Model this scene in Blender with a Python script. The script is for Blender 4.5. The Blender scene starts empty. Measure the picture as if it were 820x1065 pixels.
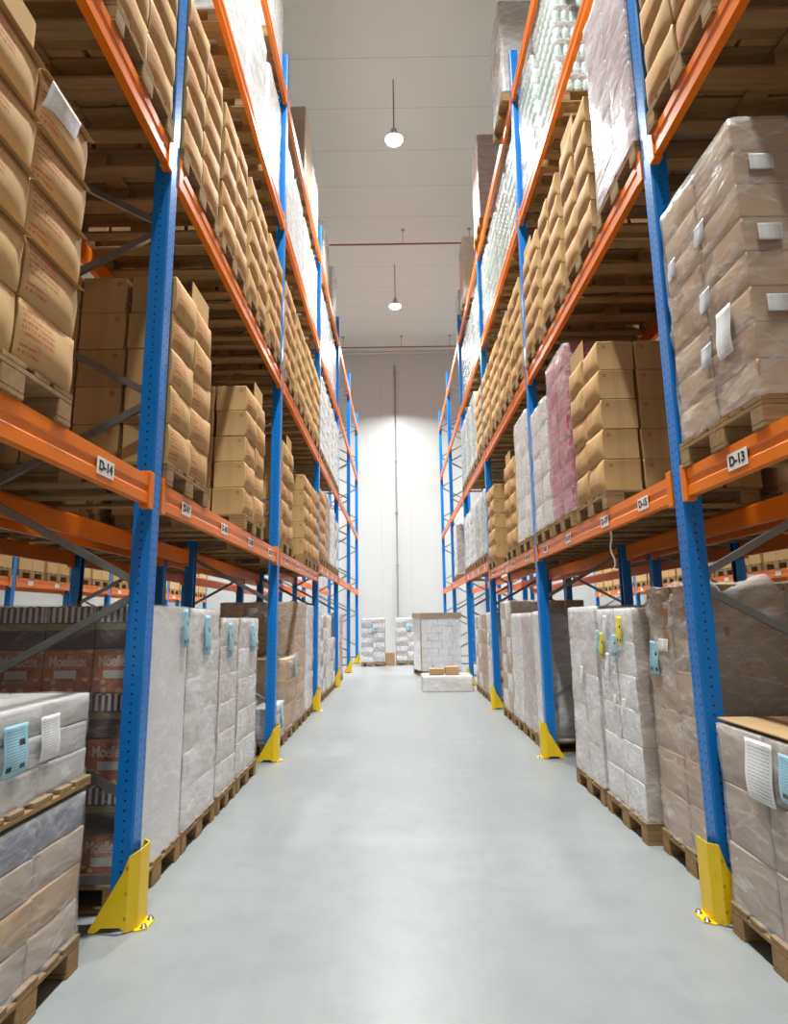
import bpy, bmesh, math, random
from mathutils import Matrix, Vector, noise
C = bpy.context.scene.collection
R = random.Random(7)
PI = math.pi

# ------------------------------------------------------------------ measures
PITCH = 3.7                      # one bay, post to post
YP = 3.483                       # first post
XL, XR = 1.413, 1.66             # aisle faces of the posts
DEPTH = 1.10                     # frame depth
BH = 0.16                        # beam height
LV = [0, 2.2275, 4.42, 6.61, 8.49]
FL = {'L': 1.395, 'R': 1.640}    # load fronts on the shelves
H_CEIL, Y_END, Y_BACK, X_W = 12.5, 23.6, -7.0, 9.0
ORD = ['', 'first', 'second', 'third', 'fourth', 'fifth', 'sixth', 'seventh', 'eighth', 'ninth']
UP = ['lowest', 'second', 'third', 'fourth', 'fifth', 'sixth', 'seventh', 'eighth']
SN = {'L': 'left', 'R': 'right'}
SH = ['floor', 'first shelf', 'second shelf', 'third shelf', 'fourth shelf']

def post_y(k): return YP + (k - 1) * PITCH
def beam_z(b, lv): return 2.41 if (lv == 1 and b >= 3) else LV[lv]
def slot(b, s):                  # y range of slot s (1-4) in bay b (0 = before the first post)
    y = post_y(b) + 0.10 + (s - 1) * 0.9
    return y, y + 0.8

# ------------------------------------------------------------------ mesh helper
class MB:
    def __init__(self): self.v, self.f, self.s = [], [], []
    def add(self, vs, fs, smooth=False):
        n = len(self.v); self.v += [tuple(p) for p in vs]
        self.f += [tuple(n + i for i in f) for f in fs]; self.s += [smooth] * len(fs)
    def box(self, x0, x1, y0, y1, z0, z1, ch=0.0):
        if ch <= 0:
            vs = [(x, y, z) for x in (x0, x1) for y in (y0, y1) for z in (z0, z1)]
            self.add(vs, [(0, 1, 3, 2), (4, 6, 7, 5), (0, 4, 5, 1), (2, 3, 7, 6), (0, 2, 6, 4), (1, 5, 7, 3)]); return self
        bm = bmesh.new(); bmesh.ops.create_cube(bm, size=1)
        for v in bm.verts:
            v.co = Vector(((x0 + x1) / 2 + v.co.x * (x1 - x0), (y0 + y1) / 2 + v.co.y * (y1 - y0), (z0 + z1) / 2 + v.co.z * (z1 - z0)))
        bmesh.ops.bevel(bm, geom=bm.edges[:], offset=ch, segments=1, affect='EDGES')
        bm.verts.index_update(); self.add([v.co for v in bm.verts], [[v.index for v in f.verts] for f in bm.faces]); bm.free(); return self
    def prism(self, prof, a, b, axis='y'):    # closed profile extruded along an axis; profile coords are the other two
        def P(p, t): return (p[0], t, p[1]) if axis == 'y' else (p[0], p[1], t) if axis == 'z' else (t, p[0], p[1])
        n = len(prof); vs = [P(p, a) for p in prof] + [P(p, b) for p in prof]
        self.add(vs, [tuple(range(n)), tuple(range(2 * n - 1, n - 1, -1))] + [(i, (i + 1) % n, n + (i + 1) % n, n + i) for i in range(n)]); return self
    def bar(self, p, q, w, h):                # rectangular bar p -> q
        p, q = Vector(p), Vector(q); d = (q - p).normalized()
        u = d.cross(Vector((0, 1, 0))); u = u.normalized() if u.length > 1e-3 else Vector((1, 0, 0)); v = d.cross(u)
        vs = [e + u * (a * w / 2) + v * (c * h / 2) for e in (p, q) for a, c in ((-1, -1), (1, -1), (1, 1), (-1, 1))]
        self.add(vs, [(3, 2, 1, 0), (4, 5, 6, 7)] + [(i, (i + 1) % 4, 4 + (i + 1) % 4, 4 + i) for i in range(4)]); return self
    def tube(self, pts, r, n=10):
        pts = [Vector(p) for p in pts]; vs = []; m = len(pts)
        for i, p in enumerate(pts):
            d = (pts[min(i + 1, m - 1)] - pts[max(i - 1, 0)]).normalized()
            u = d.cross(Vector((0.3, 0.9, 0.2))).normalized(); v = d.cross(u)
            vs += [p + (u * math.cos(2 * PI * k / n) + v * math.sin(2 * PI * k / n)) * r for k in range(n)]
        fs = [(i * n + k, i * n + (k + 1) % n, (i + 1) * n + (k + 1) % n, (i + 1) * n + k) for i in range(m - 1) for k in range(n)]
        self.add(vs, fs, True); self.add(vs[:n], [tuple(range(n - 1, -1, -1))]); self.add(vs[-n:], [tuple(range(n))]); return self
    def lathe(self, prof, n=24, cx=0, cy=0):
        vs = [(cx + r * math.cos(2 * PI * k / n), cy + r * math.sin(2 * PI * k / n), z) for r, z in prof for k in range(n)]
        self.add(vs, [(i * n + k, i * n + (k + 1) % n, (i + 1) * n + (k + 1) % n, (i + 1) * n + k) for i in range(len(prof) - 1) for k in range(n)], True); return self
    def mesh(self, name, mat, fix=True):
        me = bpy.data.meshes.new(name); me.from_pydata(self.v, [], self.f)
        for p, s in zip(me.polygons, self.s): p.use_smooth = s
        if fix:
            bm = bmesh.new(); bm.from_mesh(me); bmesh.ops.recalc_face_normals(bm, faces=bm.faces[:]); bm.to_mesh(me); bm.free()
        me.materials.append(mat); return me

CACHE = {}
def cached(key, make):
    if key not in CACHE: CACHE[key] = make()
    return CACHE[key]
def obj(name, me, parent=None, loc=(0, 0, 0), rz=0.0):
    o = bpy.data.objects.new(name, me); C.objects.link(o)
    o.location = loc; o.rotation_euler = (0, 0, rz)
    if parent: o.parent = parent
    return o
def tag(o, label, cat, group=None, kind=None):
    o['label'] = label; o['category'] = cat
    if group: o['group'] = group
    if kind: o['kind'] = kind
    return o
def thing(name, label, cat, loc=(0, 0, 0), rz=0.0, group=None):
    return tag(obj(name, None, None, loc, rz), label, cat, group)
def struct(name, me):
    o = obj(name, me); o['kind'] = 'structure'; return o

# ------------------------------------------------------------------ materials
class NT:
    def __init__(self, name):
        self.m = bpy.data.materials.new(name); self.m.use_nodes = True; self.t = self.m.node_tree
        self.b = self.t.nodes['Principled BSDF']; self.out = self.t.nodes['Material Output']
    def n(self, kind, **kw):
        x = self.t.nodes.new(kind)
        for k, v in kw.items():
            if k.startswith('i_'): x.inputs[int(k[2:]) if k[2:].isdigit() else k[2:].replace('_', ' ')].default_value = v
            else: setattr(x, k, v)
        return x
    def l(self, a, b): self.t.links.new(a, b)
    def val(self, x): return x
    def math(self, op, a, b=None, c=None):
        x = self.n('ShaderNodeMath', operation=op)
        for i, v in enumerate((a, b, c)):
            if v is None: continue
            if isinstance(v, (int, float)): x.inputs[i].default_value = v
            else: self.l(v, x.inputs[i])
        return x.outputs[0]
    def mix(self, fac, a, b):
        x = self.n('ShaderNodeMix', data_type='RGBA')
        for s, v in ((x.inputs[0], fac), (x.inputs[6], a), (x.inputs[7], b)):
            if isinstance(v, (int, float)): s.default_value = v
            elif isinstance(v, (tuple, list)): s.default_value = (*v, 1) if len(v) == 3 else v
            else: self.l(v, s)
        return x.outputs[2]
    def coord(self, kind='Object'): return self.n('ShaderNodeTexCoord').outputs[kind]
    def sep(self, v):
        x = self.n('ShaderNodeSeparateXYZ'); self.l(v, x.inputs[0]); return x.outputs
    def noise(self, v, scale, detail=3.0, rough=0.5, stretch=None, dim='3D', w=None):
        if stretch:
            m = self.n('ShaderNodeMapping'); m.inputs['Scale'].default_value = stretch; self.l(v, m.inputs[0]); v = m.outputs[0]
        x = self.n('ShaderNodeTexNoise', noise_dimensions=dim); x.inputs['Scale'].default_value = scale; x.inputs['Detail'].default_value = detail; x.inputs['Roughness'].default_value = rough
        self.l(v, x.inputs['Vector'])
        if w is not None: self.l(w, x.inputs['W'])
        return x.outputs[0]
    def ramp(self, f, lo, hi):
        x = self.n('ShaderNodeMapRange'); self.l(f, x.inputs[0]); x.inputs[1].default_value = lo; x.inputs[2].default_value = hi; return x.outputs[0]
    def rnd(self): return self.n('ShaderNodeObjectInfo').outputs['Random']
    def bump(self, h, strength, dist):
        x = self.n('ShaderNodeBump'); x.inputs['Strength'].default_value = strength; x.inputs['Distance'].default_value = dist; self.l(h, x.inputs['Height']); self.l(x.outputs[0], self.b.inputs['Normal'])
    def col(self, c):
        if isinstance(c, tuple): self.b.inputs['Base Color'].default_value = (*c, 1)
        else: self.l(c, self.b.inputs['Base Color'])
    def set(self, **kw):
        for k, v in kw.items(): self.b.inputs[k.replace('_', ' ')].default_value = v
        return self.m

def plain(name, c, rough=0.5, metal=0.0, vary=0.08, scale=6):
    t = NT(name); f = t.noise(t.coord(), scale, 4)
    t.col(t.mix(f, tuple(x * (1 - vary) for x in c), tuple(min(1, x * (1 + vary)) for x in c)))
    return t.set(Roughness=rough, Metallic=metal)

def m_cardboard(name, c, printed=True, pcol=(0.45, 0.085, 0.05), amt=0.72):
    t = NT(name); co = t.coord(); x, y, z = t.sep(co); r = t.rnd()
    n1 = t.noise(co, 5, 4); n2 = t.noise(co, 90, 2, stretch=(1, 1, 6))
    base = t.mix(t.math('ADD', t.math('MULTIPLY', n1, 0.6), t.math('MULTIPLY', r, 0.4)), tuple(k * 0.84 for k in c), tuple(k * 1.14 for k in c))
    base = t.mix(t.math('MULTIPLY', n2, 0.12), base, tuple(k * 0.6 for k in c))
    nx, ny, nz = t.sep(t.coord('Normal'))
    if printed:
        front = t.math('GREATER_THAN', nx, 0.6)
        rows = t.math('GREATER_THAN', t.math('FRACT', t.math('MULTIPLY', z, 42)), 0.42)
        txt = t.math('GREATER_THAN', t.noise(co, 26, 2, 0.7, stretch=(0, 6, 1.6)), 0.47)
        m1 = t.math('MULTIPLY', t.math('GREATER_THAN', y, -0.17), t.math('LESS_THAN', y, 0.02))
        m1 = t.math('MULTIPLY', m1, t.math('MULTIPLY', t.math('GREATER_THAN', z, 0.10), t.math('LESS_THAN', z, 0.215)))
        m2 = t.math('MULTIPLY', t.math('MULTIPLY', t.math('GREATER_THAN', y, -0.17), t.math('LESS_THAN', y, -0.06)), t.math('MULTIPLY', t.math('GREATER_THAN', z, 0.03), t.math('LESS_THAN', z, 0.085)))
        k = t.math('MULTIPLY', t.math('MULTIPLY', front, t.math('MAXIMUM', m1, m2)), t.math('MULTIPLY', rows, txt))
        k = t.math('MULTIPLY', k, amt)
        base = t.mix(k, base, pcol)
        # faint red stamp and a tape strip on the carton ends
        end = t.math('GREATER_THAN', t.math('ABSOLUTE', ny), 0.6)
        d = t.math('SQRT', t.math('ADD', t.math('POWER', t.math('SUBTRACT', x, 0.09), 2), t.math('POWER', t.math('SUBTRACT', z, 0.2), 2)))
        base = t.mix(t.math('MULTIPLY', t.math('MULTIPLY', end, t.math('LESS_THAN', d, 0.018)), 0.55), base, pcol)
        strip = t.math('MULTIPLY', end, t.math('LESS_THAN', t.math('ABSOLUTE', x), 0.026))
        base = t.mix(t.math('MULTIPLY', strip, 0.18), base, tuple(k2 * 0.62 for k2 in c))
    t.col(base); t.bump(n1, 0.15, 0.02)
    t.b.inputs['Specular IOR Level'].default_value = 0.18
    return t.set(Roughness=0.66)

def m_lined(name, face, side):       # white-lined carton: pale printed face, raw board on the ends
    t = NT(name); co = t.coord(); x, y, z = t.sep(co); nx, ny, nz = t.sep(t.coord('Normal')); n1 = t.noise(co, 4, 3)
    f = t.math('GREATER_THAN', t.math('ABSOLUTE', nx), 0.6)
    a = t.mix(n1, tuple(k * .93 for k in face), face); b = t.mix(n1, tuple(k * .88 for k in side), side)
    d = t.math('SQRT', t.math('ADD', t.math('POWER', t.math('SUBTRACT', t.math('ABSOLUTE', y), 0.085), 2), t.math('POWER', t.math('SUBTRACT', z, 0.13), 2)))
    ring = t.math('LESS_THAN', t.math('ABSOLUTE', t.math('SUBTRACT', d, 0.016)), 0.006)
    txt = t.math('MULTIPLY', t.math('GREATER_THAN', t.noise(co, 30, 2, 0.7, stretch=(0, 1.2, 2.4)), 0.6), t.math('MULTIPLY', t.math('LESS_THAN', t.math('ABSOLUTE', t.math('SUBTRACT', z, 0.2)), 0.018), t.math('LESS_THAN', t.math('ABSOLUTE', y), 0.11)))
    base = t.mix(t.math('MULTIPLY', f, t.math('MULTIPLY', t.math('MAXIMUM', ring, txt), 0.55)), t.mix(f, b, a), (0.12, 0.12, 0.14))
    t.col(base); return t.set(Roughness=0.5)

def m_wood(name, c):
    t = NT(name); co = t.coord(); r = t.rnd()
    g = t.noise(co, 3.0, 6, 0.65, stretch=(1.2, 14, 14), dim='4D', w=t.math('MULTIPLY', r, 40)); s = t.noise(co, 2.2, 3)
    base = t.mix(t.ramp(g, 0.3, 0.75), tuple(k * 0.62 for k in c), tuple(k * 1.2 for k in c))
    base = t.mix(t.math('MULTIPLY', t.ramp(s, 0.45, 0.7), 0.5), base, (0.16, 0.105, 0.055))
    base = t.mix(t.math('MULTIPLY', r, 0.22), base, (0.26, 0.20, 0.13))
    t.col(base); t.bump(g, 0.3, 0.01)
    t.b.inputs['Specular IOR Level'].default_value = 0.15
    return t.set(Roughness=0.8)

def m_post(name, c):
    t = NT(name); co = t.coord(); x, y, z = t.sep(co); nx, ny, nz = t.sep(t.coord('Normal'))
    fz = t.math('SUBTRACT', t.math('FRACT', t.math('MULTIPLY', z, 20)), 0.5)
    def dots(a, off, r):
        da = t.math('SUBTRACT', t.math('ABSOLUTE', a), off)
        return t.math('LESS_THAN', t.math('ADD', t.math('POWER', t.math('MULTIPLY', da, 1.0), 2), t.math('POWER', t.math('MULTIPLY', fz, 0.05), 2)), r * r)
    f1 = t.math('MULTIPLY', t.math('GREATER_THAN', t.math('ABSOLUTE', nx), 0.8), dots(y, 0.027, 0.0075))
    f2 = t.math('MULTIPLY', t.math('GREATER_THAN', t.math('ABSOLUTE', ny), 0.8), dots(t.math('ADD', x, 0.055), 0.0, 0.0065))
    n1 = t.noise(co, 12, 4, stretch=(1, 1, 0.3))
    base = t.mix(n1, tuple(k * 0.86 for k in c), tuple(k * 1.12 for k in c))
    wear = t.ramp(t.noise(co, 55, 4, 0.7), 0.68, 0.74)
    base = t.mix(t.math('MULTIPLY', wear, 0.35), base, (0.45, 0.5, 0.55))
    t.col(t.mix(t.math('MAXIMUM', f1, f2), base, (0.004, 0.012, 0.03)))
    return t.set(Roughness=0.33)

def m_paint(name, c, rough=0.35, scuff=(0.3, 0.2, 0.12), amt=0.4):
    t = NT(name); co = t.coord(); n1 = t.noise(co, 4, 4); n2 = t.noise(co, 30, 4, 0.7)
    base = t.mix(n1, tuple(k * 0.88 for k in c), tuple(min(1, k * 1.1) for k in c))
    t.col(t.mix(t.math('MULTIPLY', t.ramp(n2, 0.62, 0.72), amt), base, scuff))
    return t.set(Roughness=rough)

def m_film(name, haze, tint=(0.90, 0.89, 0.885), var=0.26):
    t = NT(name); co = t.coord()
    n1 = t.noise(co, 1.6, 3, 0.5, stretch=(1, 1, 1.6)); n2 = t.noise(co, 7, 2, 0.5, stretch=(1, 1, 2.2)); n3 = t.noise(co, 30, 2, 0.5, stretch=(1, 1, 0.25))
    h = t.math('ADD', t.math('ADD', t.math('MULTIPLY', n2, 1.0), t.math('MULTIPLY', n1, 1.6)), t.math('MULTIPLY', n3, 0.15))
    bp = t.n('ShaderNodeBump'); bp.inputs['Strength'].default_value = 0.3; bp.inputs['Distance'].default_value = 0.03; t.l(h, bp.inputs['Height']); t.l(bp.outputs[0], t.b.inputs['Normal'])
    t.col(tint); t.set(Roughness=0.24); t.b.inputs['Specular IOR Level'].default_value = 0.4
    fac = t.math('ADD', haze - var / 2, t.math('MULTIPLY', t.ramp(t.math('ADD', t.math('MULTIPLY', n1, 0.6), t.math('MULTIPLY', n2, 0.4)), 0.35, 0.68), var))
    x, y, z = t.sep(co); a = t.math('SUBTRACT', x, y)
    for c_, s_, k_ in ((.86, .5, 3.1), (.92, -.38, 7.7), (1.0, .06, 1.3)):
        p = t.math('ADD', t.math('MULTIPLY', a, c_ * .9), t.math('MULTIPLY', z, s_ * .9)); q = t.math('ADD', t.math('MULTIPLY', a, -s_ * 5), t.math('MULTIPLY', z, c_ * 5))
        v = t.n('ShaderNodeCombineXYZ'); t.l(p, v.inputs[0]); t.l(q, v.inputs[1]); v.inputs[2].default_value = k_
        cr = t.math('SUBTRACT', 1.0, t.ramp(t.math('ABSOLUTE', t.math('SUBTRACT', t.noise(v.outputs[0], 1.5, 2, 0.5), 0.5)), 0.003, 0.03))
        fac = t.math('MINIMUM', 0.95, t.math('ADD', fac, t.math('MULTIPLY', cr, 0.09)))
    tr = t.n('ShaderNodeBsdfTransparent'); tr.inputs[0].default_value = (0.97, 0.97, 0.98, 1)
    mx = t.n('ShaderNodeMixShader'); t.l(fac, mx.inputs[0]); t.l(tr.outputs[0], mx.inputs[1]); t.l(t.b.outputs[0], mx.inputs[2]); t.l(mx.outputs[0], t.out.inputs[0])
    return t.m

def m_floor():
    t = NT('polished_concrete'); co = t.coord()
    n1 = t.noise(co, 0.7, 5, 0.6); n2 = t.noise(co, 5, 3, 0.55); n3 = t.noise(co, 3.0, 4, 0.6, stretch=(4, 0.5, 1))
    base = t.mix(t.ramp(n1, 0.3, 0.7), (0.245, 0.256, 0.260), (0.285, 0.295, 0.295))
    base = t.mix(t.math('MULTIPLY', t.ramp(n2, 0.42, 0.7), 0.6), base, (0.225, 0.235, 0.235))
    base = t.mix(t.math('MULTIPLY', t.ramp(n3, 0.55, 0.8), 0.25), base, (0.33, 0.335, 0.335))
    t.col(base); rr = t.math('ADD', 0.295, t.math('MULTIPLY', n1, 0.08)); t.l(rr, t.b.inputs['Roughness'])
    t.b.inputs['Specular IOR Level'].default_value = 0.5
    return t.m

def m_panel(name, c, a_axis, a_step, b_axis, b_step, lw, dark, rough):
    t = NT(name); co = t.coord(); ax = t.sep(co); n1 = t.noise(co, 0.4, 3)
    def line(i, step, w):
        return t.math('LESS_THAN', t.math('ABSOLUTE', t.math('SUBTRACT', t.math('FRACT', t.math('DIVIDE', ax[i], step)), 0.5)), w / step)
    k = line(a_axis, a_step, lw)
    if b_step: k = t.math('MAXIMUM', k, t.math('MULTIPLY', line(b_axis, b_step, lw), 0.6))
    base = t.mix(n1, tuple(q * 0.96 for q in c), c)
    t.col(t.mix(t.math('MULTIPLY', k, dark), base, tuple(q * 0.45 for q in c)))
    return t.set(Roughness=rough)

def m_stripes():                  # side of a display tray: pale vertical bars over an olive and a dark band
    t = NT('tray_print'); co = t.coord(); x, y, z = t.sep(co); nx, ny, nz = t.sep(t.coord('Normal'))
    a = t.math('ADD', t.math('MULTIPLY', x, t.math('ABSOLUTE', ny)), t.math('MULTIPLY', y, t.math('ABSOLUTE', nx)))
    bar = t.math('MULTIPLY', t.math('LESS_THAN', t.math('FRACT', t.math('MULTIPLY', a, 27)), 0.48), t.math('MULTIPLY', t.math('GREATER_THAN', z, 0.155), t.math('LESS_THAN', z, 0.255)))
    ol = t.math('MULTIPLY', t.math('GREATER_THAN', z, 0.11), t.math('LESS_THAN', z, 0.145))
    base = t.mix(t.noise(co, 30, 3, stretch=(1, 1, 0.1)), (0.06, 0.035, 0.035), (0.11, 0.06, 0.055))
    base = t.mix(ol, base, (0.22, 0.19, 0.07)); t.col(t.mix(bar, base, (0.62, 0.55, 0.5))); return t.set(Roughness=0.6)

def m_biscuit():
    t = NT('orange_pack_print'); co = t.coord(); x, y, z = t.sep(co)
    n = t.noise(co, 22, 4, 0.6); v = t.n('ShaderNodeTexVoronoi'); v.inputs['Scale'].default_value = 16; t.l(co, v.inputs[0])
    base = t.mix(t.ramp(n, 0.35, 0.7), (0.33, 0.09, 0.04), (0.62, 0.23, 0.09))
    low = t.math('LESS_THAN', z, 0.09)
    base = t.mix(t.math('MULTIPLY', low, t.math('LESS_THAN', v.outputs[0], 0.35)), base, (0.75, 0.45, 0.22))
    cream = t.math('GREATER_THAN', t.math('ADD', z, t.math('MULTIPLY', x, 0.35)), 0.275)
    t.col(t.mix(cream, base, (0.62, 0.5, 0.42))); return t.set(Roughness=0.4)

def m_sheet(name, c, ink=(0.03, 0.03, 0.035), bar=True):
    t = NT(name); co = t.coord('Generated'); x, y, z = t.sep(co)
    # sheet stands in the local YZ plane: y across, z up
    rows = t.math('GREATER_THAN', t.math('FRACT', t.math('MULTIPLY', z, 17)), 0.62)
    wd = t.math('GREATER_THAN', t.noise(co, 9, 2, 0.8, stretch=(0, 2.5, 6)), 0.46)
    mg = t.math('MULTIPLY', t.math('LESS_THAN', t.math('ABSOLUTE', t.math('SUBTRACT', y, 0.5)), 0.41), t.math('LESS_THAN', t.math('ABSOLUTE', t.math('SUBTRACT', z, 0.5)), 0.45))
    k = t.math('MULTIPLY', t.math('MULTIPLY', rows, wd), t.math('MULTIPLY', mg, 0.55))
    if bar:
        b1 = t.math('MULTIPLY', t.math('MULTIPLY', t.math('GREATER_THAN', z, 0.10), t.math('LESS_THAN', z, 0.20)), t.math('GREATER_THAN', t.math('ABSOLUTE', t.math('SUBTRACT', y, 0.5)), 0.17))
        b1 = t.math('MULTIPLY', b1, t.math('LESS_THAN', t.math('ABSOLUTE', t.math('SUBTRACT', y, 0.5)), 0.4))
        b2 = t.math('MULTIPLY', t.math('MULTIPLY', t.math('GREATER_THAN', z, 0.56), t.math('LESS_THAN', z, 0.68)), t.math('MULTIPLY', t.math('GREATER_THAN', y, 0.62), t.math('LESS_THAN', y, 0.88)))
        k = t.math('MAXIMUM', k, t.math('MAXIMUM', b1, b2))
    t.col(t.mix(k, c, ink)); return t.set(Roughness=0.45)

def m_bags(name, c, line, n):
    t = NT(name); co = t.coord(); x, y, z = t.sep(co)
    k = t.math('LESS_THAN', t.math('FRACT', t.math('MULTIPLY', z, n)), 0.12); f = t.noise(co, 14, 4, 0.6)
    base = t.mix(f, tuple(q * 0.85 for q in c), c); t.col(t.mix(t.math('MULTIPLY', k, 0.5), base, line)); t.bump(f, 0.4, 0.02); return t.set(Roughness=0.4)

def m_emit(name, c, s):
    t = NT(name); t.col((0.9, 0.9, 0.9)); t.b.inputs['Emission Color'].default_value = (*c, 1); t.b.inputs['Emission Strength'].default_value = s; return t.m

BROWN = (0.575, 0.362, 0.155)
M = dict(
    carton=m_cardboard('brown_cardboard', BROWN), kraft=m_cardboard('plain_kraft', (0.46, 0.295, 0.15), False),
    tan=m_cardboard('tan_cardboard', (0.44, 0.34, 0.26), False), white_card=m_cardboard('white_cardboard', (0.84, 0.83, 0.81), False),
    beige=m_cardboard('beige_cardboard', (0.70, 0.62, 0.56), False), grey_card=m_cardboard('grey_cardboard', (0.42, 0.40, 0.40), False),
    pink=m_bags('pink_packs', (0.50, 0.065, 0.10), (0.62, 0.40, 0.42), 8), lilac=m_bags('lilac_packs', (0.40, 0.20, 0.25), (0.55, 0.45, 0.48), 6), rose=m_bags('rose_packs', (0.50, 0.32, 0.28), (0.22, 0.10, 0.08), 7),
    bag=m_bags('white_bags', (0.78, 0.79, 0.80), (0.3, 0.32, 0.34), 9), teal=m_bags('teal_bottles', (0.34, 0.55, 0.48), (0.75, 0.8, 0.78), 8),
    capw=plain('white_caps', (0.75, 0.77, 0.76), 0.4), bottle=plain('green_bottles', (0.20, 0.32, 0.25), 0.25),
    paper=m_bags('paper_stacks', (0.60, 0.58, 0.55), (0.30, 0.30, 0.34), 10), blueband=m_bags('blue_band', (0.20, 0.22, 0.30), (0.45, 0.45, 0.5), 30),
    wood=m_wood('pallet_wood', (0.38, 0.24, 0.105)), post=m_post('blue_paint', (0.001, 0.185, 0.60)), foot=m_paint('blue_foot_paint', (0.01, 0.12, 0.36)),
    orange=m_paint('orange_paint', (0.82, 0.18, 0.002), 0.36, (0.40, 0.13, 0.04)), yellow=m_paint('yellow_paint', (0.86, 0.57, 0.004), 0.42, (0.12, 0.10, 0.04), 0.6),
    zinc=plain('galvanised_steel', (0.30, 0.30, 0.29), 0.38, 0.75, 0.15, 20), steel=plain('bolt_steel', (0.30, 0.29, 0.27), 0.4, 0.9),
    film=m_film('stretch_film', 0.27, var=.16), film_clear=m_film('clear_stretch_film', 0.08, var=.08), film_thin=m_film('thin_stretch_film', 0.19, var=0.18), film_thick=m_film('thick_stretch_film', 0.42, var=.18),
    blue=m_sheet('blue_sheet', (0.33, 0.60, 0.71)), lined=m_lined('white_lined_board', (.84, .83, .82), (.46, .33, .22)), lined_beige=m_lined('beige_lined_board', (.74, .69, .65), (.46, .34, .24)), bright=plain('white_carton', (.86, .86, .86), .55), flap=m_cardboard('flap_cardboard', BROWN, False), dim=plain('dim_label', (.46, .46, .50), .4), white=m_sheet('white_sheet', (0.80, 0.80, 0.80), bar=False), yell=m_sheet('yellow_sheet', (0.80, 0.68, 0.02)),
    sign=plain('sign_white', (0.82, 0.80, 0.76), 0.5), ink=plain('black_ink', (0.015, 0.015, 0.02), 0.6), cream=plain('cream_ink', (0.72, 0.55, 0.46), 0.6),
    stripes=m_stripes(), biscuit=m_biscuit(), barcode=m_sheet('barcode_patch', (0.62, 0.58, 0.52), bar=False),
    floor=m_floor(), ceil=m_panel('ceiling_panels', (0.68, 0.73, 0.685), 1, 1.2, 0, 4.6, 0.010, 0.4, 0.6),
    wall=m_panel('wall_panels', (0.62, 0.62, 0.60), 0, 1.15, 2, 0, 0.006, 0.35, 0.35),
    pipe=plain('rust_red_pipe', (0.30, 0.12, 0.085), 0.5), pvc=plain('grey_conduit', (0.30, 0.30, 0.30), 0.5), lampbody=plain('lamp_grey', (0.5, 0.5, 0.5), 0.4, 0.4),
    lens=m_emit('lamp_glow', (0.95, 0.99, 1.0), 90), cable=plain('dark_cable', (0.08, 0.08, 0.08), 0.6), strap=plain('pale_strap', (0.62, 0.58, 0.52), 0.6),
)

# ------------------------------------------------------------------ room
struct('floor', MB().box(-X_W, X_W, Y_BACK, Y_END, -0.2, 0).mesh('floor', M['floor']))
struct('ceiling', MB().box(-X_W, X_W, Y_BACK, Y_END, H_CEIL, H_CEIL + 0.2).mesh('ceiling', M['ceil']))
struct('wall_back', MB().box(-X_W - .2, X_W + .2, Y_END, Y_END + 0.2, -0.2, H_CEIL + .2).mesh('wall', M['wall']))
struct('wall_front', MB().box(-X_W - .2, X_W + .2, Y_BACK - .2, Y_BACK, -0.2, H_CEIL + .2).mesh('wall', M['wall']))
struct('wall_left', MB().box(-X_W - .2, -X_W, Y_BACK, Y_END, -0.2, H_CEIL + .2).mesh('wall', M['wall']))
struct('wall_right', MB().box(X_W, X_W + .2, Y_BACK, Y_END, -0.2, H_CEIL + .2).mesh('wall', M['wall']))
struct('trim_1', MB().box(-X_W, X_W, Y_END - 0.10, Y_END - .001, H_CEIL - 0.10, H_CEIL - .001, 0.02).mesh('cove', M['wall']))
for nm, y, z, lab in (('sprinkler_pipe', 15.58, 12.05, 'thin rust-red pipe under the ceiling, spanning the aisle between the two lamps'),
                      ('sprinkler_pipe', 22.2, 12.05, 'thin rust-red pipe under the ceiling, close to the end wall')):
    p = thing(nm, lab, 'pipe', (0, y, z), 0, 'ceiling pipes')
    obj('pipe_run', cached('prun', lambda: MB().tube([(-8.9, 0, 0), (0, 0, 0), (8.9, 0, 0)], 0.024).mesh('pipe_run', M['pipe'])), p)
    for x in (-2.0, 0.3, 2.2):
        obj('hanger', cached('hang', lambda: MB().tube([(0, 0, 0.03), (0, 0, 0.44)], 0.008, 6).box(-.05, .05, -.05, .05, .438, .449).mesh('hanger', M['steel'])), p, (x, 0, 0))
t = thing('wall_conduit', 'dark grey vertical conduit running up the white end wall', 'conduit', (0.02, Y_END - 0.04, 0))
obj('pipe_run', MB().tube([(0, 0, 0.05), (0, 0, 6), (0, 0, 11.9)], 0.034).mesh('conduit', M['pvc']), t)
for z in (1.5, 3.6, 5.7, 7.8, 9.9, 11.6): obj('clip', cached('clip', lambda: MB().box(-.055, .055, -.042, .037, -.03, .03, .006).mesh('clip', M['pvc'])), t, (0, 0, z))

# ------------------------------------------------------------------ lamps
LAMPX, LAMPZ = 0.06, 11.05
def pendant(y, label):
    t = thing('pendant_lamp', label, 'ceiling lamp', (LAMPX, y, LAMPZ), 0, 'high bay lamps over the aisle')
    obj('housing', cached('lh', lambda: MB().lathe([(0, .30), (.03, .30), (.06, .27), (.07, .16), (.06, .13), (0, .13)]).mesh('housing', M['lampbody'])), t)
    obj('reflector', cached('lr', lambda: MB().lathe([(.05, .13), (.12, .12), (.17, .07), (.185, .03), (.178, .03), (.12, .105), (.05, .115)]).mesh('reflector', M['lampbody'])), t)
    obj('lens', cached('ll', lambda: MB().lathe([(0, -.02), (.09, -.015), (.15, .01), (.17, .045), (.17, .055), (0, .06)]).mesh('lens', M['lens'])), t)
    obj('cable', cached('lc', lambda: MB().tube([(0, 0, .30), (0, 0, H_CEIL - LAMPZ)], .012, 6).mesh('cable', M['cable'])), t)
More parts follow.
